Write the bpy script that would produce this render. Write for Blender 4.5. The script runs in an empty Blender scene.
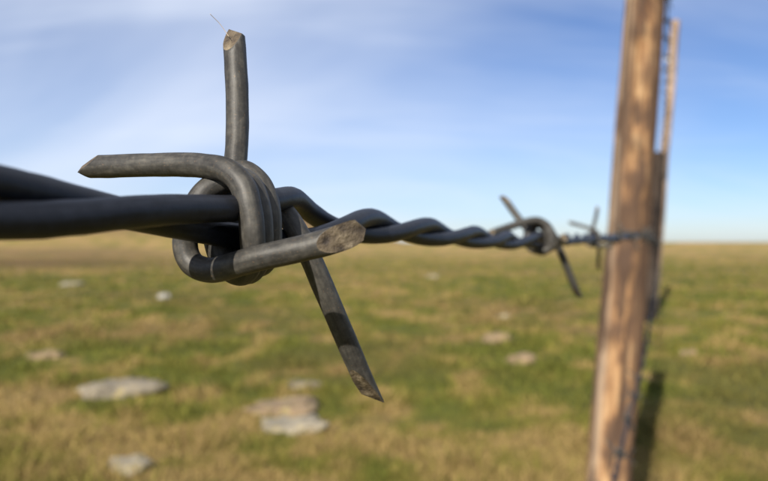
import bpy, bmesh, math, random
import numpy as np
from mathutils import Vector, Matrix, noise as mnoise

random.seed(7)
rng = np.random.default_rng(11)
S = bpy.context.scene
C = S.collection

# ------------------------------------------------------------------ camera
H = 0.60                    # the lens is level with the middle wire of the fence
F = 665.0                   # focal length in pixels of the 768-wide photograph
CX, CY = 384.0, 242.0       # column of the axis, row of the horizon
cam_d = bpy.data.cameras.new('camera')
cam = bpy.data.objects.new('camera', cam_d); C.objects.link(cam); S.camera = cam
cam.location = (0, 0, H)
cam.rotation_euler = (math.pi / 2, 0, 0)
cam_d.sensor_width = 36.0
cam_d.lens = 36.0 * F / 768.0
cam_d.shift_y = (CY - 240.5) / 768.0
cam_d.clip_start = 0.002
cam_d.clip_end = 9000
cam_d.dof.use_dof = True
cam_d.dof.focus_distance = 0.0555
cam_d.dof.aperture_fstop = 42.0
cam_d.dof.aperture_blades = 0

# ------------------------------------------------------------------ light
SUN_EL = math.radians(31)
tx, ty = 0.384, 0.923                              # the way the shadows run on the ground
n_ = math.hypot(tx, ty); tx /= n_; ty /= n_
sun_d = bpy.data.lights.new('sun', 'SUN')
sun_d.energy = 5.0; sun_d.angle = math.radians(0.53); sun_d.color = (1.0, 0.93, 0.82)
sun = bpy.data.objects.new('sun', sun_d); C.objects.link(sun)
sun.location = (-3, -6, 6)
sun.rotation_euler = Vector((tx * math.cos(SUN_EL), ty * math.cos(SUN_EL), -math.sin(SUN_EL))).to_track_quat('-Z', 'Y').to_euler()

W = bpy.data.worlds.new('World'); S.world = W; W.use_nodes = True
wn, wl = W.node_tree.nodes, W.node_tree.links
wn.clear()
def wnode(t, **k):
    n = wn.new(t)
    for a, b in k.items(): setattr(n, a, b)
    return n
sky = wnode('ShaderNodeTexSky', sky_type='NISHITA', sun_disc=False)
sky.sun_elevation = SUN_EL; sky.sun_rotation = math.atan2(-tx, -ty)
sky.altitude = 900; sky.air_density = 1.0; sky.dust_density = 0.7; sky.ozone_density = 3.0
tc = wnode('ShaderNodeTexCoord')
sep = wnode('ShaderNodeSeparateXYZ'); wl.new(tc.outputs['Generated'], sep.inputs[0])
zc = wnode('ShaderNodeMath', operation='MAXIMUM'); wl.new(sep.outputs['Z'], zc.inputs[0]); zc.inputs[1].default_value = 0.0
za = wnode('ShaderNodeMath', operation='ADD'); wl.new(zc.outputs[0], za.inputs[0]); za.inputs[1].default_value = 0.42
dx = wnode('ShaderNodeMath', operation='DIVIDE'); wl.new(sep.outputs['X'], dx.inputs[0]); wl.new(za.outputs[0], dx.inputs[1])
dy = wnode('ShaderNodeMath', operation='DIVIDE'); wl.new(sep.outputs['Y'], dy.inputs[0]); wl.new(za.outputs[0], dy.inputs[1])
cmb = wnode('ShaderNodeCombineXYZ'); wl.new(dx.outputs[0], cmb.inputs[0]); wl.new(dy.outputs[0], cmb.inputs[1])
def cloud(rot, scale, sc, lo, hi, rough, off):
    mp = wnode('ShaderNodeMapping'); wl.new(cmb.outputs[0], mp.inputs['Vector'])
    mp.inputs['Location'].default_value = off; mp.inputs['Rotation'].default_value = (0, 0, math.radians(rot)); mp.inputs['Scale'].default_value = scale
    nz = wnode('ShaderNodeTexNoise'); wl.new(mp.outputs[0], nz.inputs['Vector'])
    nz.inputs['Scale'].default_value = sc; nz.inputs['Detail'].default_value = 5; nz.inputs['Roughness'].default_value = rough; nz.inputs['Distortion'].default_value = 0.5
    mr = wnode('ShaderNodeMapRange', interpolation_type='SMOOTHSTEP'); wl.new(nz.outputs[0], mr.inputs['Value'])
    mr.inputs['From Min'].default_value = lo; mr.inputs['From Max'].default_value = hi
    return mr
CLX = 2.0
c1 = cloud(35, (0.7, 1.0, 1), 0.62, 0.34, 0.64, 0.45, (CLX, 0.4, 0))     # broad veil of cirrus
c2 = cloud(28, (0.35, 1.6, 1), 2.2, 0.42, 0.80, 0.60, (1.2, 5.5, 0))     # streaks in it
m1 = wnode('ShaderNodeMath', operation='MULTIPLY'); wl.new(c1.outputs[0], m1.inputs[0]); m1.inputs[1].default_value = 0.84
m2 = wnode('ShaderNodeMath', operation='MULTIPLY'); wl.new(c2.outputs[0], m2.inputs[0]); m2.inputs[1].default_value = 0.25
ad = wnode('ShaderNodeMath', operation='ADD', use_clamp=True); wl.new(m1.outputs[0], ad.inputs[0]); wl.new(m2.outputs[0], ad.inputs[1])
mixc = wnode('ShaderNodeMix', data_type='RGBA')
tint = wnode('ShaderNodeMix', data_type='RGBA', blend_type='MULTIPLY'); tint.inputs['Factor'].default_value = 1.0
wl.new(sky.outputs[0], tint.inputs['A']); tint.inputs['B'].default_value = (0.88, 0.95, 1.16, 1)      # the camera's cool white balance
wl.new(ad.outputs[0], mixc.inputs['Factor']); wl.new(tint.outputs['Result'], mixc.inputs['A'])
mixc.inputs['B'].default_value = (8.5, 9.2, 10.6, 1)                        # sunlit thin cloud, on the sky's own scale
bg = wnode('ShaderNodeBackground'); wl.new(mixc.outputs['Result'], bg.inputs['Color']); bg.inputs['Strength'].default_value = 0.054
wo = wnode('ShaderNodeOutputWorld'); wl.new(bg.outputs[0], wo.inputs['Surface'])

S.view_settings.view_transform = 'Standard'; S.view_settings.look = 'None'
S.view_settings.exposure = 0.95; S.view_settings.gamma = 1.0; S.view_settings.use_curve_mapping = False
S.render.engine = 'CYCLES'
S.cycles.use_denoising = True
S.cycles.max_bounces = 6

# ------------------------------------------------------------------ helpers
def px(x, y, z):
    """pixel of the photograph + depth in metres -> world point"""
    return np.array([(x - CX) / F * z, z, H + (CY - y) / F * z])
_T = rng.random((256, 256))
def vnoise(x, y):
    x = np.asarray(x, float); y = np.asarray(y, float)
    xi = np.floor(x).astype(int); yi = np.floor(y).astype(int)
    fx = x - xi; fy = y - yi
    fx = fx * fx * (3 - 2 * fx); fy = fy * fy * (3 - 2 * fy)
    a = _T[xi % 256, yi % 256]; b = _T[(xi + 1) % 256, yi % 256]
    c = _T[xi % 256, (yi + 1) % 256]; d = _T[(xi + 1) % 256, (yi + 1) % 256]
    return (a * (1 - fx) + b * fx) * (1 - fy) + (c * (1 - fx) + d * fx) * fy
def fbm(x, y, o=4):
    v = 0; a = 0.5; s = 0
    for i in range(o):
        v = v + a * vnoise(x * 2 ** i + 17.3 * i, y * 2 ** i + 9.1 * i); s += a; a *= 0.5
    return v / s
def sstep(a, b, x):
    t = np.clip((np.asarray(x, float) - a) / (b - a), 0, 1); return t * t * (3 - 2 * t)
def ground_z(x, y):
    x = np.asarray(x, float); y = np.asarray(y, float)
    r = np.hypot(x, y)
    z = (fbm(x * 1.3, y * 1.3, 3) - 0.5) * 0.05
    z = z + (fbm(x * 0.06 + 31, y * 0.06 + 7, 3) - 0.5) * 0.9 * sstep(15, 70, r)
    # low brown rise on the left, far off
    ang = np.arctan2(x, y)
    hill = sstep(0.05, -0.10, ang) * sstep(-1.7, -0.9, ang) * (0.93 + 0.14 * vnoise(ang * 6 + 40, ang * 0))
    z = z + hill * 6.9 * sstep(60, 175, r) * (1 - sstep(185, 420, r))
    return z
def dryness(x, y):
    d = 0.32 * fbm(x * 0.55 + 3, y * 0.55 + 8, 3) + 0.68 * fbm(x * 5.5 + 50, y * 4.5 + 20, 4) - 0.02
    r = np.hypot(x, y)
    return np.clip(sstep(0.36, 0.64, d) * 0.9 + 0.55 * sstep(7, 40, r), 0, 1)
def tag(o, label=None, cat=None, group=None, kind=None):
    for k, v in (('label', label), ('category', cat), ('group', group), ('kind', kind)):
        if v: o[k] = v
    return o
def mesh_obj(name, V, Fc, mats, parent=None, smooth=True):
    me = bpy.data.meshes.new(name); me.from_pydata([tuple(v) for v in V], [], [tuple(f) for f in Fc])
    for m in (mats if isinstance(mats, (list, tuple)) else [mats]): me.materials.append(m)
    if smooth: me.polygons.foreach_set('use_smooth', [True] * len(me.polygons))
    me.update()
    o = bpy.data.objects.new(name, me); C.objects.link(o)
    if parent is not None: adopt(o, parent)
    return o
def adopt(o, parent):
    o.parent = parent
    o.matrix_parent_inverse = Matrix.Translation(-Vector(parent.location))
def empty(name, loc):
    o = bpy.data.objects.new(name, None); o.empty_display_size = 0.05; o.location = loc; C.objects.link(o); return o

# ------------------------------------------------------------------ materials
def mat(name):
    m = bpy.data.materials.new(name); m.use_nodes = True
    nt = m.node_tree; b = nt.nodes['Principled BSDF']
    return m, nt, nt.nodes, nt.links, b
def ramp(nodes, stops):
    r = nodes.new('ShaderNodeValToRGB'); e = r.color_ramp.elements
    while len(e) < len(stops): e.new(0.5)
    for k, (p, c) in enumerate(stops): e[k].position = p; e[k].color = (*c, 1)
    return r
def noise_n(nodes, links, vec, scale, detail=4, rough=0.55, mscale=None):
    if mscale:
        mp = nodes.new('ShaderNodeMapping'); mp.inputs['Scale'].default_value = mscale; links.new(vec, mp.inputs['Vector']); vec = mp.outputs[0]
    n = nodes.new('ShaderNodeTexNoise'); links.new(vec, n.inputs['Vector'])
    n.inputs['Scale'].default_value = scale; n.inputs['Detail'].default_value = detail; n.inputs['Roughness'].default_value = rough
    return n
def wire_mat(name, c_lo, c_mid, c_hi, metallic, r_lo, r_hi, spot):
    m, nt, N, L, b = mat(name)
    uv = N.new('ShaderNodeUVMap'); uv.uv_map = 'wire'                     # u: mm round the wire, v: mm along it
    st = noise_n(N, L, uv.outputs[0], 1.6, 5, 0.6, (1.0, 0.10, 1))       # drawn lengthwise
    sp = noise_n(N, L, uv.outputs[0], 1.1, 6, 0.65)
    mx = N.new('ShaderNodeMath'); mx.operation = 'MULTIPLY_ADD'; L.new(st.outputs[0], mx.inputs[0]); mx.inputs[1].default_value = 0.55
    ml = N.new('ShaderNodeMath'); ml.operation = 'MULTIPLY'; L.new(sp.outputs[0], ml.inputs[0]); ml.inputs[1].default_value = 0.45
    L.new(ml.outputs[0], mx.inputs[2])
    r = ramp(N, [(0.32, c_lo), (0.50, c_mid), (0.70, c_hi)]); L.new(mx.outputs[0], r.inputs[0])
    # small rust freckles
    fr = noise_n(N, L, uv.outputs[0], 4.0, 5, 0.6)
    fm = N.new('ShaderNodeMapRange'); fm.inputs['From Min'].default_value = 0.60; fm.inputs['From Max'].default_value = 0.72; L.new(fr.outputs[0], fm.inputs['Value'])
    fk = N.new('ShaderNodeMath'); fk.operation = 'MULTIPLY'; L.new(fm.outputs[0], fk.inputs[0]); fk.inputs[1].default_value = spot
    mix = N.new('ShaderNodeMix'); mix.data_type = 'RGBA'; L.new(fk.outputs[0], mix.inputs['Factor']); L.new(r.outputs[0], mix.inputs['A']); mix.inputs['B'].default_value = (0.10, 0.068, 0.042, 1)
    L.new(mix.outputs['Result'], b.inputs['Base Color'])
    b.inputs['Metallic'].default_value = metallic
    rr = N.new('ShaderNodeMapRange'); rr.inputs['To Min'].default_value = r_lo; rr.inputs['To Max'].default_value = r_hi; L.new(sp.outputs[0], rr.inputs['Value'])
    L.new(rr.outputs[0], b.inputs['Roughness'])
    b.inputs['Specular IOR Level'].default_value = 0.32
    bp = N.new('ShaderNodeBump'); bp.inputs['Strength'].default_value = 0.6; bp.inputs['Distance'].default_value = 0.0001
    L.new(mx.outputs[0], bp.inputs['Height']); L.new(bp.outputs[0], b.inputs['Normal'])
    return m
M_barb = wire_mat('barb_steel', (0.010, 0.0095, 0.009), (0.034, 0.032, 0.0285), (0.085, 0.079, 0.067), 0.10, 0.42, 0.62, 0.8)
M_strand = wire_mat('strand_steel', (0.0022, 0.0027, 0.0045), (0.006, 0.0073, 0.0118), (0.016, 0.019, 0.029), 0.1, 0.36, 0.56, 0.1)

m, nt, N, L, b = mat('sheared_rusty_steel'); M_cut = m
tcn = N.new('ShaderNodeTexCoord')
n1 = noise_n(N, L, tcn.outputs['Object'], 900, 5, 0.6)
r = ramp(N, [(0.34, (0.022, 0.015, 0.010)), (0.47, (0.066, 0.048, 0.029)), (0.58, (0.108, 0.082, 0.050)), (0.70, (0.20, 0.16, 0.105))]); L.new(n1.outputs[0], r.inputs[0]); L.new(r.outputs[0], b.inputs['Base Color'])
b.inputs['Roughness'].default_value = 0.75; b.inputs['Metallic'].default_value = 0.15
bp = N.new('ShaderNodeBump'); bp.inputs['Strength'].default_value = 1.0; bp.inputs['Distance'].default_value = 0.0005; L.new(n1.outputs[0], bp.inputs['Height']); L.new(bp.outputs[0], b.inputs['Normal'])

def wood_mat(name, stops, grey, knot=(0.055, 0.032, 0.02)):
    m, nt, N, L, b = mat(name)
    tcn = N.new('ShaderNodeTexCoord')
    g = noise_n(N, L, tcn.outputs['Object'], 60, 6, 0.65, (1, 1, 0.09))
    p = noise_n(N, L, tcn.outputs['Object'], 30, 5, 0.65, (1, 1, 0.38))
    a = N.new('ShaderNodeMath'); a.operation = 'MULTIPLY_ADD'; L.new(g.outputs[0], a.inputs[0]); a.inputs[1].default_value = 0.45
    q = N.new('ShaderNodeMath'); q.operation = 'MULTIPLY'; L.new(p.outputs[0], q.inputs[0]); q.inputs[1].default_value = 0.55
    L.new(q.outputs[0], a.inputs[2])
    r = ramp(N, stops); L.new(a.outputs[0], r.inputs[0])
    at = N.new('ShaderNodeAttribute'); at.attribute_name = 'weather'       # grey weathered strips and knots, from the mesh
    mx = N.new('ShaderNodeMix'); mx.data_type = 'RGBA'; L.new(at.outputs['Color'], N.new('ShaderNodeSeparateColor').inputs[0])
    sc = [n for n in N if n.bl_idname == 'ShaderNodeSeparateColor'][0]
    L.new(sc.outputs[0], mx.inputs['Factor']); L.new(r.outputs[0], mx.inputs['A']); mx.inputs['B'].default_value = (*grey, 1)
    mk = N.new('ShaderNodeMix'); mk.data_type = 'RGBA'; L.new(sc.outputs[1], mk.inputs['Factor']); L.new(mx.outputs['Result'], mk.inputs['A']); mk.inputs['B'].default_value = (*knot, 1)
    L.new(mk.outputs['Result'], b.inputs['Base Color'])
    b.inputs['Roughness'].default_value = 0.85
    b.inputs['Specular IOR Level'].default_value = 0.25
    bp = N.new('ShaderNodeBump'); bp.inputs['Strength'].default_value = 0.6; bp.inputs['Distance'].default_value = 0.003; L.new(g.outputs[0], bp.inputs['Height']); L.new(bp.outputs[0], b.inputs['Normal'])
    return m
M_post = wood_mat('weathered_orange_wood', [(0.405, (0.034, 0.015, 0.008)), (0.465, (0.087, 0.041, 0.017)), (0.52, (0.224, 0.117, 0.048)), (0.59, (0.335, 0.212, 0.103))], (0.252, 0.190, 0.134))
M_dark = wood_mat('dark_wood', [(0.30, (0.014, 0.009, 0.006)), (0.5, (0.032, 0.021, 0.014)), (0.72, (0.063, 0.044, 0.032))], (0.038, 0.028, 0.022), (0.008, 0.005, 0.004))
M_pale = wood_mat('pale_wood', [(0.30, (0.190, 0.127, 0.089)), (0.5, (0.266, 0.190, 0.139)), (0.72, (0.329, 0.253, 0.196))], (0.291, 0.228, 0.184), (0.127, 0.089, 0.063))

m, nt, N, L, b = mat('ceramic'); M_cer = m
b.inputs['Base Color'].default_value = (0.75, 0.76, 0.76, 1); b.inputs['Roughness'].default_value = 0.25

def turf_mat(name, blades):
    m, nt, N, L, b = mat(name)
    at = N.new('ShaderNodeAttribute'); at.attribute_name = 'turf'
    if blades:
        L.new(at.outputs['Color'], b.inputs['Base Color'])
    else:
        tcn = N.new('ShaderNodeTexCoord')
        n1 = noise_n(N, L, tcn.outputs['Object'], 22, 6, 0.65)
        n2 = noise_n(N, L, tcn.outputs['Object'], 1.1, 4, 0.6)
        mu = N.new('ShaderNodeMix'); mu.data_type = 'RGBA'; mu.blend_type = 'MULTIPLY'; mu.inputs['Factor'].default_value = 1
        r = ramp(N, [(0.28, (0.45, 0.42, 0.38)), (0.5, (0.95, 0.95, 0.95)), (0.72, (1.4, 1.33, 1.2))]); L.new(n1.outputs[0], r.inputs[0])
        r2 = ramp(N, [(0.3, (0.8, 0.8, 0.78)), (0.7, (1.2, 1.17, 1.1))]); L.new(n2.outputs[0], r2.inputs[0])
        mv = N.new('ShaderNodeMix'); mv.data_type = 'RGBA'; mv.blend_type = 'MULTIPLY'; mv.inputs['Factor'].default_value = 1
        L.new(at.outputs['Color'], mu.inputs['A']); L.new(r.outputs[0], mu.inputs['B'])
        L.new(mu.outputs['Result'], mv.inputs['A']); L.new(r2.outputs[0], mv.inputs['B'])
        L.new(mv.outputs['Result'], b.inputs['Base Color'])
        bp = N.new('ShaderNodeBump'); bp.inputs['Strength'].default_value = 0.8; bp.inputs['Distance'].default_value = 0.02; L.new(n1.outputs[0], bp.inputs['Height']); L.new(bp.outputs[0], b.inputs['Normal'])
    b.inputs['Roughness'].default_value = 0.9; b.inputs['Specular IOR Level'].default_value = 0.15
    return m
M_ground = turf_mat('turf_ground', False)
M_blade = turf_mat('grass_blades', True)

def stone_mat(name, base):
    m, nt, N, L, b = mat(name)
    tcn = N.new('ShaderNodeTexCoord')
    n1 = noise_n(N, L, tcn.outputs['Object'], 14, 7, 0.65)
    n2 = noise_n(N, L, tcn.outputs['Object'], 30, 3, 0.5)
    c = np.array(base)
    r = ramp(N, [(0.32, tuple(c * 0.50)), (0.5, tuple(c)), (0.68, tuple(np.minimum(c * 1.35, 0.85)))]); L.new(n1.outputs[0], r.inputs[0])
    f = N.new('ShaderNodeMapRange'); f.inputs['From Min'].default_value = 0.58; f.inputs['From Max'].default_value = 0.66; L.new(n2.outputs[0], f.inputs['Value'])
    mx = N.new('ShaderNodeMix'); mx.data_type = 'RGBA'; L.new(f.outputs[0], mx.inputs['Factor']); L.new(r.outputs[0], mx.inputs['A']); mx.inputs['B'].default_value = (0.20, 0.16, 0.07, 1)
    L.new(mx.outputs['Result'], b.inputs['Base Color']); b.inputs['Roughness'].default_value = 0.9
    bp = N.new('ShaderNodeBump'); bp.inputs['Distance'].default_value = 0.01; L.new(n1.outputs[0], bp.inputs['Height']); L.new(bp.outputs[0], b.inputs['Normal'])
    return m
M_st = {'grey': stone_mat('grey_stone', (0.152, 0.129, 0.092)), 'pale': stone_mat('pale_stone', (0.213, 0.185, 0.134)), 'tan': stone_mat('tan_stone', (0.167, 0.116, 0.065)), 'white': stone_mat('white_stone', (0.254, 0.245, 0.222))}

# ------------------------------------------------------------------ ground
def turf_colour(x, y, jitter=None):
    d = dryness(x, y)
    green = np.array([0.068, 0.076, 0.012]); olive = np.array([0.116, 0.104, 0.020]); straw = np.array([0.205, 0.142, 0.055]); brown = np.array([0.085, 0.052, 0.027])
    if jitter is not None: d = np.clip(d + jitter, 0, 1)
    a = sstep(0.0, 0.5, d)[:, None]; c = sstep(0.5, 1.0, d)[:, None]
    col = green * (1 - a) + olive * a
    col = col * (1 - c) + straw * c
    r = np.hypot(x, y); ang = np.arctan2(x, y)
    k = sstep(0.55, 0.72, fbm(x * 0.9 + 80, y * 0.9 + 33, 3)) * 0.28
    k = np.maximum(k, 0.75 * sstep(12, 22, r) * (1 - sstep(45, 90, r)) * np.exp(-((ang + 0.47) / 0.2) ** 2) * sstep(0.3, 0.55, fbm(x * 0.1, y * 0.3)))
    k = np.maximum(k, 0.9 * sstep(70, 130, r) * sstep(0.1, -0.1, ang))
    col = col * (1 - k[:, None]) + brown * k[:, None]
    return col * (1 + 0.45 * sstep(8, 60, r))[:, None]                   # paler, drier grass further out; colour also brightened to offset weak grazing sunlight
nr, na = 240, 320
rad = np.concatenate([[0.0], np.geomspace(0.25, 7000, nr)])
V = [(0, 0, float(ground_z(0, 0)))]
th = np.linspace(0, 2 * np.pi, na, endpoint=False)
# finer spokes ahead of the camera
th = th - 0.55 * np.sin(th)
for r_ in rad[1:]:
    x = r_ * np.sin(th); y = r_ * np.cos(th); z = ground_z(x, y)
    V += list(zip(x, y, z))
Fc = [(0, 1 + (j + 1) % na, 1 + j) for j in range(na)]
for i in range(nr - 1):
    a = 1 + i * na; bb = a + na
    Fc += [(a + j, a + (j + 1) % na, bb + (j + 1) % na, bb + j) for j in range(na)]
g = mesh_obj('ground', V, Fc, M_ground)
gv = np.array(V)
ca = g.data.color_attributes.new('turf', 'FLOAT_COLOR', 'POINT')
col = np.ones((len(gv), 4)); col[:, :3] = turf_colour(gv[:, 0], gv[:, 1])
ca.data.foreach_set('color', col.ravel())
tag(g, 'dry grazed steppe pasture running to a low brown rise', kind='structure')

def grass():
    n = 420000
    u = rng.random(n)
    r = 0.7 * (30 / 0.7) ** u
    ang = (rng.random(n) * 2 - 1) * math.radians(46)
    x = r * np.sin(ang); y = r * np.cos(ang)
    keep = fbm(x * 3, y * 3, 2) + rng.random(n) * 0.5 > 0.55
    x, y, r = x[keep], y[keep], r[keep]; n = len(x)
    z = ground_z(x, y) - 0.003
    h = (0.012 + 0.034 * rng.random(n) ** 2) * (0.6 + 1.0 * sstep(0.45, 0.8, fbm(x * 5.5 + 7, y * 5.5, 2)))
    wd = (0.0012 + 0.0012 * rng.random(n)) * np.clip(r / 1.6, 1, 7)
    az = rng.random(n) * 2 * np.pi; ln = h * (0.3 + 0.9 * rng.random(n)); la = rng.random(n) * 2 * np.pi
    P = np.zeros((n, 3, 3))
    P[:, 0] = np.stack([x - np.cos(az) * wd, y - np.sin(az) * wd, z], 1)
    P[:, 1] = np.stack([x + np.cos(az) * wd, y + np.sin(az) * wd, z], 1)
    P[:, 2] = np.stack([x + np.cos(la) * ln, y + np.sin(la) * ln, z + h], 1)
    me = bpy.data.meshes.new('grass')
    me.vertices.add(3 * n); me.vertices.foreach_set('co', P.reshape(-1))
    me.loops.add(3 * n); me.loops.foreach_set('vertex_index', np.arange(3 * n, dtype=np.int32))
    me.polygons.add(n); me.polygons.foreach_set('loop_start', np.arange(0, 3 * n, 3, dtype=np.int32))
    me.update(calc_edges=True)
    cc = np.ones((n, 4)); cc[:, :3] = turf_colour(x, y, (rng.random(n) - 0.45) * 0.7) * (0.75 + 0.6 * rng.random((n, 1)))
    ca = me.color_attributes.new('turf', 'FLOAT_COLOR', 'POINT'); ca.data.foreach_set('color', np.repeat(cc, 3, axis=0).ravel())
    me.materials.append(M_blade)
    o = bpy.data.objects.new('grass', me); C.objects.link(o)
    tag(o, 'short green and straw coloured grass blades covering the pasture', 'grass', kind='stuff')
grass()

# ------------------------------------------------------------------ stones
def stone(px_, py_, wpx, hpx, kind, label, seed, lift=0.35):
    Z = H * F / (py_ + hpx * 0.35 - CY)
    p = px(px_, py_, Z); x, y = p[0], p[1]
    z0 = float(ground_z(x, y))
    wx = 0.90 * wpx / F * Z / 2
    hz = max(hpx / F * Z * 0.52, wx * 0.15)
    bm = bmesh.new(); bmesh.ops.create_icosphere(bm, subdivisions=4, radius=1)
    rs = random.Random(seed)
    off = Vector((rs.random() * 50, rs.random() * 50, rs.random() * 50))
    sy = 0.6 + rs.random() * 0.3
    for v in bm.verts:
        d = v.co.normalized()
        k = 1 + 0.42 * (mnoise.noise(d * 1.1 + off)) + 0.30 * mnoise.noise(d * 2.6 + off) + 0.14 * mnoise.noise(d * 6 + off) + 0.04 * mnoise.noise(d * 15 + off)
        c = d * k
        # blunt facets
        c.z = min(c.z, 0.62 + 0.18 * mnoise.noise(d * 2 + off) + 0.1 * d.x)
        v.co = Vector((c.x * wx, c.y * wx * sy, c.z * hz * 1.35 ))
    me = bpy.data.meshes.new('stone'); bm.to_mesh(me); bm.free()
    me.materials.append(M_st[kind]); me.polygons.foreach_set('use_smooth', [True] * len(me.polygons))
    o = bpy.data.objects.new('stone', me); C.objects.link(o)
    o.location = (x, y, z0 - hz * 0.10); o.rotation_euler = (0, 0, rs.random() * 0.6 - 0.3)
    tag(o, label, 'stone', 'stones lying in the grass')
STONES = [
    (122, 381, 82, 28, 'grey', 'large flat grey stone, broadest of all the stones in the grass'),
    (284, 400, 76, 18, 'tan', 'long flat tan stone lying just behind the whitish slab'),
    (293, 419, 72, 20, 'pale', 'long low whitish stone slab in front of the tan one'),
    (131, 466, 52, 18, 'pale', 'small pale flat stone lying alone in front of the large grey stone'),
    (304, 380, 42, 10, 'grey', 'small low grey stone behind the pair of long flat stones'),
    (164, 295, 13, 11, 'white', 'small bright white stone standing out in far grass'),
    (73, 283, 24, 8, 'pale', 'low pale stone in far grass near the white one'),
    (496, 337, 32, 18, 'tan', 'flatter tan stone lying behind the rounded tan stone'),
    (521, 358, 34, 20, 'tan', 'rounded tan stone, closer of the two tan ones side by side'),
    (503, 314, 15, 9, 'pale', 'tiny pale stone lying behind the two tan stones'),
    (433, 275, 15, 7, 'pale', 'tiny pale stone far off in the straw grass'),
    (44, 353, 44, 12, 'tan', 'low brownish stone sunk in grass behind the big grey stone'),
    (690, 350, 18, 10, 'tan', 'small tan stone lying beyond the end of the leaning post\'s shadow'),
]
for i, s_ in enumerate(STONES): stone(*s_, seed=100 + i)

# ------------------------------------------------------------------ fence frame
w2 = np.array([5.13, 11.8]); w2 /= np.hypot(*w2)
E_W = np.array([w2[0], w2[1], 0.0])              # along the fence, away from the lens
E_R = np.array([w2[1], -w2[0], 0.0])             # square to it, towards the lens's side
UP = np.array([0, 0, 1.0])
O0 = np.array([-0.0107, 0.055, 0.0])             # the first barb, on plan
STEP = math.hypot(0.0513, 0.118)                 # distance between barbs

def pole(name, axis_lo, axis_hi, r_lo, r_hi, m, seed, rings, segs, rough=0.10, fissure=0.10, weather=None, bark=None):
    a = np.array(axis_lo, float); bvec = np.array(axis_hi, float) - a
    Ln = np.linalg.norm(bvec); dz = bvec / Ln
    e1 = np.cross(dz, [0, 1, 0]); e1 /= np.linalg.norm(e1); e2 = np.cross(dz, e1)
    th = np.linspace(0, 2 * np.pi, segs, endpoint=False)
    V = []; wt = []
    for i in range(rings + 1):
        f = i / rings; s = f * Ln
        r0 = r_lo + (r_hi - r_lo) * f
        lump = (fbm(np.cos(th) * 1.3 + seed, np.sin(th) * 1.3 + s * 4.5) - 0.5) * 2 * rough
        fis = sstep(0.56, 0.70, fbm(th * 3.2 + seed * 3 + 0.5 * fbm(th * 0 + s * 6, th * 0 + 3), th * 0 + s * 2.2, 3)) * fissure
        fine = (vnoise(th * 9 + seed, th * 0 + s * 9) - 0.5) * 0.05
        knot = np.zeros_like(th)
        for (ks, kth, kr) in ((0.38, 1.9, .020), (0.55, 0.7, .016), (0.66, 1.3, .018), (0.80, 1.7, .022), (0.86, 1.2, .016), (0.97, 1.75, .024), (1.04, 1.1, .016)):
            dd = np.hypot((s - ks) / 1.4, (np.mod(th - kth + np.pi, 2 * np.pi) - np.pi) * r0) / kr
            knot = np.maximum(knot, np.exp(-dd ** 2 * 1.6))
        cut = 1.0 if 0 < i < rings else 0.97
        rr = r0 * cut * (1 + lump - fis + fine + 0.10 * knot)
        wob = (vnoise(s * 2.1 + seed, 0.5) - 0.5) * r0 * 0.35
        ctr = a + dz * s + e1 * wob
        for j in range(segs):
            V.append(ctr + (e1 * math.cos(th[j]) + e2 * math.sin(th[j])) * rr[j])
        wx = sstep(0.47, 0.62, fbm(th * 0.9 + seed * 1.7, th * 0 + s * 2.4, 3)) * (0.75 if weather is None else 0.12)
        if weather is not None: wx = np.maximum(wx, 0.9 * np.exp(-((np.mod(th - weather + np.pi, 2 * np.pi) - np.pi) / 0.36) ** 2))
        dk = np.clip(fis / max(fissure, 1e-6) * 1.0 + knot * 0.7 + 0.9 * sstep(0.52, 0.62, fbm(th * 2.4 + seed + 9, th * 0 + s * 11, 3)), 0, 1)
        if bark is not None: dk = np.maximum(dk, 0.85 * np.exp(-((th - bark - 0.25 * (vnoise(s * 7, 3.3) - 0.5)) / 0.42) ** 4))
        wt += [(wx[j], dk[j], 0, 1) for j in range(segs)]
    Fc = []
    for i in range(rings):
        for j in range(segs):
            k = (j + 1) % segs
            Fc.append((i * segs + j, i * segs + k, (i + 1) * segs + k, (i + 1) * segs + j))
    top = a + bvec * 1.0 + dz * 0.004; V.append(top); wt.append((1, 0.2, 0, 1)); t = len(V) - 1
    bot = a; V.append(bot); wt.append((0, 1, 0, 1)); b0 = len(V) - 1
    for j in range(segs):
        k = (j + 1) % segs
        Fc.append((rings * segs + j, rings * segs + k, t)); Fc.append((k, j, b0))
    V = [Vector(v) - Vector(a) for v in V]
    o = mesh_obj(name, V, Fc, m)
    o.location = a
    ca = o.data.color_attributes.new('weather', 'FLOAT_COLOR', 'POINT'); ca.data.foreach_set('color', np.array(wt, float).ravel())
    return o
def axis_at(p, q, z):
    f = (z - p[2]) / (q[2] - p[2]); return p + (q - p) * f

# leaning post that carries the wires, about 1.1 m off
pa, pb = px(644.5, 0, 1.10), px(609.5, 481, 1.10)
near_lo = axis_at(pa, pb, -0.10); near_hi = axis_at(pa, pb, 1.24)
post = pole('fence_post', near_lo, near_hi, 0.0380, 0.0300, M_post, 4.2, 300, 72, 0.09, 0.09, weather=0.35, bark=2.25)
tag(post, 'leaning orange-brown weathered round post that the barbed wires run past', 'post', 'fence posts')
# dark post further down the line
da, db = px(658.5, 152, 5.02), px(652.5, 240, 5.02)
dark_lo = axis_at(da, db, -0.12); dark_hi = axis_at(da, db, 1.275)
dpost = pole('fence_post', dark_lo, dark_hi, 0.060, 0.052, M_dark, 9.7, 150, 40, 0.10, 0.10)
tag(dpost, 'short dark brown fence post standing behind the leaning orange-brown post', 'post', 'fence posts')
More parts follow.
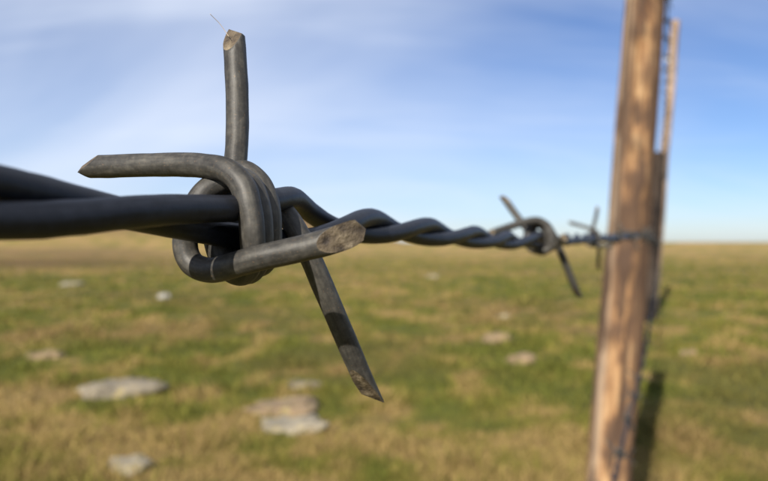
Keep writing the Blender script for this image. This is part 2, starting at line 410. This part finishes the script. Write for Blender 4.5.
# tall pale pole beside it
qa, qb = px(676.0, 18, 5.24), px(658.0, 240, 5.24)
pole_lo = axis_at(qa, qb, -0.12); pole_hi = axis_at(qa, qb, H + (CY - 20) / F * 5.22)
tp = pole('tall_pole', pole_lo, pole_hi, 0.038, 0.033, M_pale, 15.1, 160, 32, 0.07, 0.05)
tag(tp, 'tall slim pale wooden pole rising behind the dark fence post', 'pole')

def lathe(prof, segs=16):
    V = []; Fc = []
    for r_, z_ in prof:
        V += [(r_ * math.cos(2 * math.pi * j / segs), r_ * math.sin(2 * math.pi * j / segs), z_) for j in range(segs)]
    for i in range(len(prof) - 1):
        for j in range(segs):
            k = (j + 1) % segs; Fc.append((i * segs + j, i * segs + k, (i + 1) * segs + k, (i + 1) * segs + j))
    return V, Fc
V, Fc = lathe([(0.0005, 0), (0.012, 0), (0.016, 0.006), (0.012, 0.014), (0.017, 0.022), (0.018, 0.034), (0.012, 0.044), (0.0005, 0.047)])
ins = mesh_obj('insulator', V, Fc, M_cer); ins.location = px(667.0, 62, 5.19); adopt(ins, tp)

# ------------------------------------------------------------------ wire tubes
def catmull(P, n):
    P = np.array(P, float)
    P = np.vstack([2 * P[0] - P[1], P, 2 * P[-1] - P[-2]])
    out = []
    for i in range(1, len(P) - 2):
        p0, p1, p2, p3 = P[i - 1], P[i], P[i + 1], P[i + 2]
        # centripetal
        def tj(ti, a, b): return ti + max(np.linalg.norm(b - a), 1e-9) ** 0.5
        t0 = 0; t1 = tj(t0, p0, p1); t2 = tj(t1, p1, p2); t3 = tj(t2, p2, p3)
        for t in np.linspace(t1, t2, n, endpoint=False):
            A1 = (t1 - t) / (t1 - t0) * p0 + (t - t0) / (t1 - t0) * p1
            A2 = (t2 - t) / (t2 - t1) * p1 + (t - t1) / (t2 - t1) * p2
            A3 = (t3 - t) / (t3 - t2) * p2 + (t - t2) / (t3 - t2) * p3
            B1 = (t2 - t) / (t2 - t0) * A1 + (t - t0) / (t2 - t0) * A2
            B2 = (t3 - t) / (t3 - t1) * A2 + (t - t1) / (t3 - t1) * A3
            out.append((t2 - t) / (t2 - t1) * B1 + (t - t1) / (t2 - t1) * B2)
    out.append(P[-2]); return np.array(out)
def tube(name, P, radius, segs, mats, cuts=None, irregular=0.0):
    """a drawn wire along P; cuts = [(point, outward normal)] shears an end with a plane and leaves a rusty face"""
    P = np.asarray(P, float); n = len(P)
    rad_ = np.full(n, radius) if np.isscalar(radius) else np.asarray(radius)
    T = np.gradient(P, axis=0); T /= np.linalg.norm(T, axis=1)[:, None]
    ref = np.array([0, 0, 1.0]) if abs(T[0][2]) < 0.8 else np.array([1.0, 0, 0])
    nrm = np.cross(T[0], ref); nrm /= np.linalg.norm(nrm)
    th = np.linspace(0, 2 * np.pi, segs, endpoint=False)
    V = np.zeros((n, segs, 3)); s = np.concatenate([[0], np.cumsum(np.linalg.norm(np.diff(P, axis=0), axis=1))])
    for i in range(n):
        nrm = nrm - T[i] * np.dot(nrm, T[i]); nrm /= np.linalg.norm(nrm)
        bn = np.cross(T[i], nrm)
        rr = rad_[i] * (1 + irregular * ((vnoise(th * 1.2 + 5, th * 0 + s[i] * 900) - 0.5) + 0.5 * (vnoise(th * 0.4, th * 0 + s[i] * 260 + 40) - 0.5)))
        V[i] = P[i] + np.outer(np.cos(th) * rr, nrm) + np.outer(np.sin(th) * rr, bn)
    bm = bmesh.new(); uvl = bm.loops.layers.uv.new('wire')
    vs = [[bm.verts.new(V[i, j]) for j in range(segs)] for i in range(n)]
    circ = 2 * np.pi * radius * 1000 if np.isscalar(radius) else 2 * np.pi * rad_[0] * 1000
    for i in range(n - 1):
        for j in range(segs):
            k = (j + 1) % segs
            f = bm.faces.new((vs[i][j], vs[i][k], vs[i + 1][k], vs[i + 1][j])); f.smooth = True
            for lp, (uu, vv) in zip(f.loops, ((j, i), (j + 1, i), (j + 1, i + 1), (j, i + 1))):
                lp[uvl].uv = (uu / segs * circ, s[vv] * 1000)
    for row, flip in ((vs[0], True), (vs[-1], False)):
        f = bm.faces.new(row[::-1] if flip else row); f.material_index = len(mats) - 1
    for c, nv in (cuts or []):
        c = Vector(c); nv = Vector(nv).normalized()
        near = [f for f in bm.faces if (f.calc_center_median() - c).length < 0.012]
        geo = set(near)
        for f in near: geo.update(f.verts); geo.update(f.edges)
        res = bmesh.ops.bisect_plane(bm, geom=list(geo), plane_co=c, plane_no=nv, clear_outer=True)
        ed = [e for e in res['geom_cut'] if isinstance(e, bmesh.types.BMEdge) and e.is_valid]
        fr = bmesh.ops.contextual_create(bm, geom=ed)
        newf = [f for f in fr['faces']]
        for f in newf: f.material_index = len(mats) - 1; f.smooth = False
        for f in bm.faces:
            if f.material_index == len(mats) - 1: f.smooth = False
    bmesh.ops.recalc_face_normals(bm, faces=bm.faces)
    me = bpy.data.meshes.new(name); bm.to_mesh(me); bm.free()
    for m_ in mats: me.materials.append(m_)
    return me
def link(name, me, parent):
    o = bpy.data.objects.new(name, me); C.objects.link(o); o.parent = parent; return o

# ------------------------------------------------------------------ the three barbed wires
D_BARB, D_STR = 0.00196, 0.00206
# where each wire meets the near and the dark post
def contact(lo, hi, z, r): return axis_at(lo, hi, z) + E_R * r
zc_mid = H + 0.007
c_near = contact(near_lo, near_hi, zc_mid, 0.0366)
s_near = float(np.dot(c_near - O0, E_W))
c_dark = contact(dark_lo, dark_hi, H + 0.02, 0.058)
def mid_centre(s):
    """centre line of the middle wire (s metres from the first barb)"""
    s = np.asarray(s, float); t = s / STEP
    py = np.interp(t, [-9, -.5, -.2, -.03, .05, .12, .25, .43, .63, .8, 1, 2, 3, 4, 6, 9],
                   [198, 198, 200, 221, 219, 224, 229, 235.5, 239.5, 241, 240.5, 238, 238, 236, 235.5, 236])
    P = O0 + np.outer(s, E_W)
    z = H + (CY - py) / F * np.maximum(P[:, 1], 0.035)
    P[:, 2] = np.where(s < s_near, z, 0)
    f = np.clip((s - s_near) / np.linalg.norm((c_dark - c_near)[:2]), 0, 1)[:, None]
    P2 = c_near + (c_dark - c_near) * f; P2[:, 2] -= 0.03 * (4 * f[:, 0] * (1 - f[:, 0]))
    k = sstep(s_near - 0.25, s_near, s)[:, None]
    lat = np.where((s < s_near)[:, None], P, P2)
    # ease sideways and in height into the post contact
    end = np.array([O0 + s_near * E_W]); end[:, 2] = z[np.searchsorted(s, s_near) - 1] if len(s) > 1 else zc_mid
    return np.where((s < s_near)[:, None], P + (c_near - end) * k, P2)
s_dark = s_near + float(np.linalg.norm((c_dark - c_near)[:2]))
s_all = np.concatenate([np.arange(-1.0, -0.06, 0.003), np.arange(-0.06, 0.20, 0.0008), np.arange(0.20, s_near, 0.003), np.arange(s_near, s_dark, 0.006)])
cen = mid_centre(s_all)
ker = np.hanning(9); ker /= ker.sum()
zz = np.convolve(np.pad(cen[:, 2], 4, mode='edge'), ker, mode='valid'); cen[:, 2] = zz
t_all = s_all / STEP
kt = [-.11, 0.045, .12, .253, .428, .629, .808, 1.0]; ka = [0, 90, 180, 360, 540, 720, 900, 1000]
ang = np.interp(t_all, kt, ka)
ang = np.where(t_all < kt[0], (t_all - kt[0]) / 0.19 * 180, ang); ang = np.where(t_all > 1.0, 1000 + (t_all - 1) / 0.19 * 180, ang)
k2 = np.hanning(15); k2 /= k2.sum()
sel = (s_all > -0.055) & (s_all < 0.19)
as_ = np.convolve(np.pad(ang[sel], 7, mode='reflect', reflect_type='odd'), k2, mode='valid'); ang[sel] = as_
rr_ = np.interp(t_all, [-.3, -.2, -.11, -.03, .055, .12, .165, .92, .98, 1.02, 1.08], [1.03, 1.08, 1.15, 1.26, 2.1, 1.30, 1.0, 1.0, 1.55, 1.55, 1.03]) / 1000
rr_[sel] = np.convolve(np.pad(rr_[sel], 7, mode='edge'), k2, mode='valid')
def strand_path(ph):
    a = np.radians(ang + ph)
    return cen + np.outer(np.cos(a) * rr_, E_R) + np.outer(np.sin(a) * rr_, UP)
mid = empty('barbed_wire', Vector(c_near))
tag(mid, 'middle barbed wire of the fence, large cut barbs wound on dark twisted strands', 'barbed wire', 'barbed wires of the fence')
inv = Matrix.Translation(-Vector(c_near))
for ph in (0, 180):
    o = link('strand', tube('strand', strand_path(ph), D_STR / 2, 20, [M_strand], irregular=0.05), mid); o.matrix_parent_inverse = inv
def frame_at(P, d):
    d = Vector(d).normalized(); l = Vector(UP).cross(d).normalized(); u = d.cross(l)
    M = Matrix((d, l, u)).transposed().to_4x4(); M.translation = Vector(P); return M
def mm(lst): return np.array([px(a, b_, z / 1000) for a, b_, z in lst])
def axis_n(P, end, tip_k, side, cam_k):
    """outward cut normal at one end of a wire path: along the wire, to a side, towards the lens"""
    t = (P[0] - P[6]) if end == 0 else (P[-1] - P[-7]); t /= np.linalg.norm(t)
    return t * tip_k + np.array(side) + np.array([0, -1, 0]) * cam_k
def barb(name, pts, cuts, M):
    P = catmull(mm(pts), 12)
    cl = []
    for (i_end, back, tip_k, side, cam_k) in cuts:
        end = P[0] if i_end == 0 else P[-1]; d = (P[6] - P[0]) if i_end == 0 else (P[-7] - P[-1]); d /= np.linalg.norm(d)
        cl.append((end + d * back, axis_n(P, i_end, tip_k, side, cam_k)))
    Mi = np.array(M.inverted())
    loc = lambda q: (Mi @ np.append(q, 1))[:3]
    Rm = Mi[:3, :3]
    return tube(name, [loc(q) for q in P], D_BARB / 2, 24, [M_barb, M_cut], [(loc(c), Rm @ n) for c, n in cl], irregular=0.06)
c_0 = mid_centre(np.array([0.0, 0.001]))[0]; M0 = frame_at(c_0, E_W)
A1 = [(66, 167.5, 57.4), (108, 166.5, 56.2), (145, 165.3, 55.0), (200, 165.5, 52.9), (228, 171, 51.6), (243, 187, 50.9), (250, 212, 50.55), (252.5, 238, 50.6), (252, 258, 51.2),
      (243, 273, 52.3), (226, 266, 53.6), (216, 240, 54.0), (214, 210, 54.2), (224, 182, 54.8), (242, 172, 55.2), (258, 182, 54.8), (268, 205, 54.3), (270, 232, 54.3), (268, 255, 54.8),
      (258, 266, 56.0), (244, 252, 57.6), (240, 225, 58.8), (250, 203, 59.8), (268, 201, 60.0), (286, 215, 59.2), (302, 240, 58.2),
      (322, 284, 58.9), (347, 342, 60.9), (375, 406, 63.5)]
B1 = [(378, 222, 47.4), (344, 237, 47.9), (300, 249, 48.5), (257, 258.5, 49.2), (234, 265, 50.1), (210, 270, 51.4), (192, 263, 52.0), (185, 245, 52.2), (190, 221, 52.2), (204, 193, 52.9),
      (222, 182, 53.3), (240, 179, 53.2), (252, 188, 52.7), (259, 208, 52.4), (261, 236, 52.4), (258, 260, 52.8), (249, 272, 53.6), (234, 262, 55.2), (230, 235, 56.0), (229, 205, 56.4), (233, 180, 56.6),
      (237, 145, 56.8), (237, 90, 57.2), (232.5, 20, 57.8)]
me_A1 = barb('barb', A1, [(0, 0.0017, 0.46, (-0.05, 0.0, 0.60), 0.48), (0, 0.0011, 0.55, (0, 0, -0.80), 0.0), (1, 0.0014, 0.52, (-0.42, 0, -0.05), 0.66), (1, 0.0008, 0.85, (-0.45, 0, 0.15), 0.0)], M0)
me_B1 = barb('barb', B1, [(0, 0.0027, 0.30, (0.0, 0.0, -0.10), 0.80), (0, 0.0012, 0.75, (0.0, 0.0, -0.42), 0.0), (0, 0.0012, 0.80, (0.0, 0.0, 0.45), 0.0), (1, 0.0013, 0.50, (-0.36, 0, 0.0), 0.74), (1, 0.0009, 0.8, (0.5, 0, 0), 0.1)], M0)
c_1 = mid_centre(np.array([STEP, STEP + 0.001]))[0]; M1 = frame_at(c_1, E_W)
sh = lambda l: [(a, b_, z + 21.5) for a, b_, z in l]
A2 = sh([(487, 235, 145), (505, 228.5, 147.5), (522, 223, 149.5), (538, 220.5, 150.2), (547, 226, 150), (551, 236, 149.6), (549, 247, 150), (542, 252, 151.5), (534, 246, 153.5), (532, 235, 154), (536, 225, 154), (545, 224, 153.5),
         (552, 233, 152), (557, 244, 152.5), (563, 258, 153.5), (571, 278, 155), (579, 298, 157)])
B2 = sh([(566, 236, 143), (560, 241, 146), (552, 247, 148), (541, 251, 149), (531, 248, 150.5), (527, 238, 152.3), (530, 227, 152.8), (538, 224.5, 152.5), (545, 230, 151.3), (548, 241, 151.2), (545, 250, 152.2), (538, 248, 154.5),
         (533, 238, 156), (526, 228, 157.5), (516, 215, 159), (502, 195, 161)])
me_A2 = barb('barb', A2, [(0, 0.0010, 0.6, (-0.05, 0, 0.5), 0.4), (1, 0.001, 0.55, (-0.6, 0, 0), 0.4)], M1)
me_B2 = barb('barb', B2, [(0, 0.0010, 0.5, (0.2, 0.0, 0.2), 0.5), (1, 0.0010, 0.6, (0.4, 0, 0.0), 0.5)], M1)
def put(wire_o, M, pair):
    for me in pair:
        o = link('barb', me, wire_o); o.matrix_parent_inverse = Matrix.Translation(-Vector(wire_o.location)); o.matrix_basis = M
pairs = [(me_A1, me_B1), (me_A2, me_B2)]
put(mid, M0, pairs[0]); put(mid, M1, pairs[1])
rb = random.Random(5)
def along(cen_, s_, s0):
    i = int(np.searchsorted(s_, s0)); i = min(max(i, 2), len(s_) - 3)
    return cen_[i], cen_[i + 2] - cen_[i - 2]
for k in list(range(-6, 0)) + list(range(2, int(s_dark / STEP))):
    p_, d_ = along(cen, s_all, k * STEP + (rb.random() - 0.5) * 0.008)
    roll = {2: math.radians(16), 3: math.radians(-75), 4: math.radians(160)}.get(k, rb.random() * 6.28)
    if abs(k * STEP - s_near) < 0.03: continue
    put(mid, frame_at(p_, d_) @ Matrix.Rotation(roll, 4, 'X') @ Matrix.Scale(0.82 if k > 0 else 1.0, 4), pairs[k % 2])

def plain_wire(z_near, z_dark, label, sag):
    cn = contact(near_lo, near_hi, z_near, 0.0372 if z_near < H else 0.0345); cd = contact(dark_lo, dark_hi, z_dark, 0.058)
    L2 = float(np.linalg.norm(cd - cn))
    s = np.concatenate([np.arange(-2.2, 0, 0.006), np.arange(0, L2, 0.006)])
    f = np.clip(s / L2, 0, 1)[:, None]
    P = np.where((s < 0)[:, None], cn + np.outer(s, E_W), cn + (cd - cn) * f)
    P[:, 2] -= sag * (4 * f[:, 0] * (1 - f[:, 0]))
    o = empty('barbed_wire', Vector(cn)); tag(o, label, 'barbed wire', 'barbed wires of the fence')
    a = s / (STEP * 0.19) * math.pi
    for ph in (0, math.pi):
        Q = P + np.outer(np.cos(a + ph) * 0.00106, E_R) + np.outer(np.sin(a + ph) * 0.00106, UP)
        q = link('strand', tube('strand', Q, D_STR / 2, 8, [M_strand]), o); q.matrix_parent_inverse = Matrix.Translation(-Vector(cn))
    off = rb.random() * 0.1
    for k in range(int(-2.1 / STEP), int(L2 / STEP)):
        s0 = k * STEP + off + (rb.random() - 0.5) * 0.01
        if abs(s0) < 0.03 or s0 > L2 - 0.05: continue
        p_, d_ = along(P, s, s0)
        put(o, frame_at(p_, d_) @ Matrix.Rotation(rb.random() * 6.28, 4, 'X'), pairs[k % 2])
    return cn, cd
cn_t, cd_t = plain_wire(H + 0.42, 1.06, 'top barbed wire running from high on the post to the dark post', 0.02)
cn_l, cd_l = plain_wire(H - 0.20, 0.42, 'low barbed wire crossing the foot of the leaning post', 0.02)

# staples that hold the wires
def staple(p, parent):
    pts = [p + E_R * -0.012 + UP * 0.005, p + E_R * 0.0025 + UP * 0.0045, p + E_R * 0.0042, p + E_R * 0.0025 - UP * 0.0045, p + E_R * -0.012 - UP * 0.005]
    me = tube('staple', catmull(pts, 6), 0.0012, 8, [M_strand])
    o = bpy.data.objects.new('staple', me); C.objects.link(o); adopt(o, parent)
for p in (c_near, cn_t, cn_l): staple(p, post)
for p in (c_dark, cd_t, cd_l): staple(p, dpost)

# fine hair caught on the upright prong
hp = catmull(np.array([px(229, 37, .0568), px(225, 31, .0568), px(219, 23, .0566), px(214, 18, .0563), px(210, 14, .056)]), 6)
m, nt, N, L, b = mat('hair_fibre'); b.inputs['Base Color'].default_value = (0.30, 0.24, 0.18, 1)
hm = tube('hair', hp, 0.000028, 6, [m]); ho = bpy.data.objects.new('hair', hm); C.objects.link(ho)
tag(ho, 'fine hair caught on the cut tip of the upright barb', 'hair')
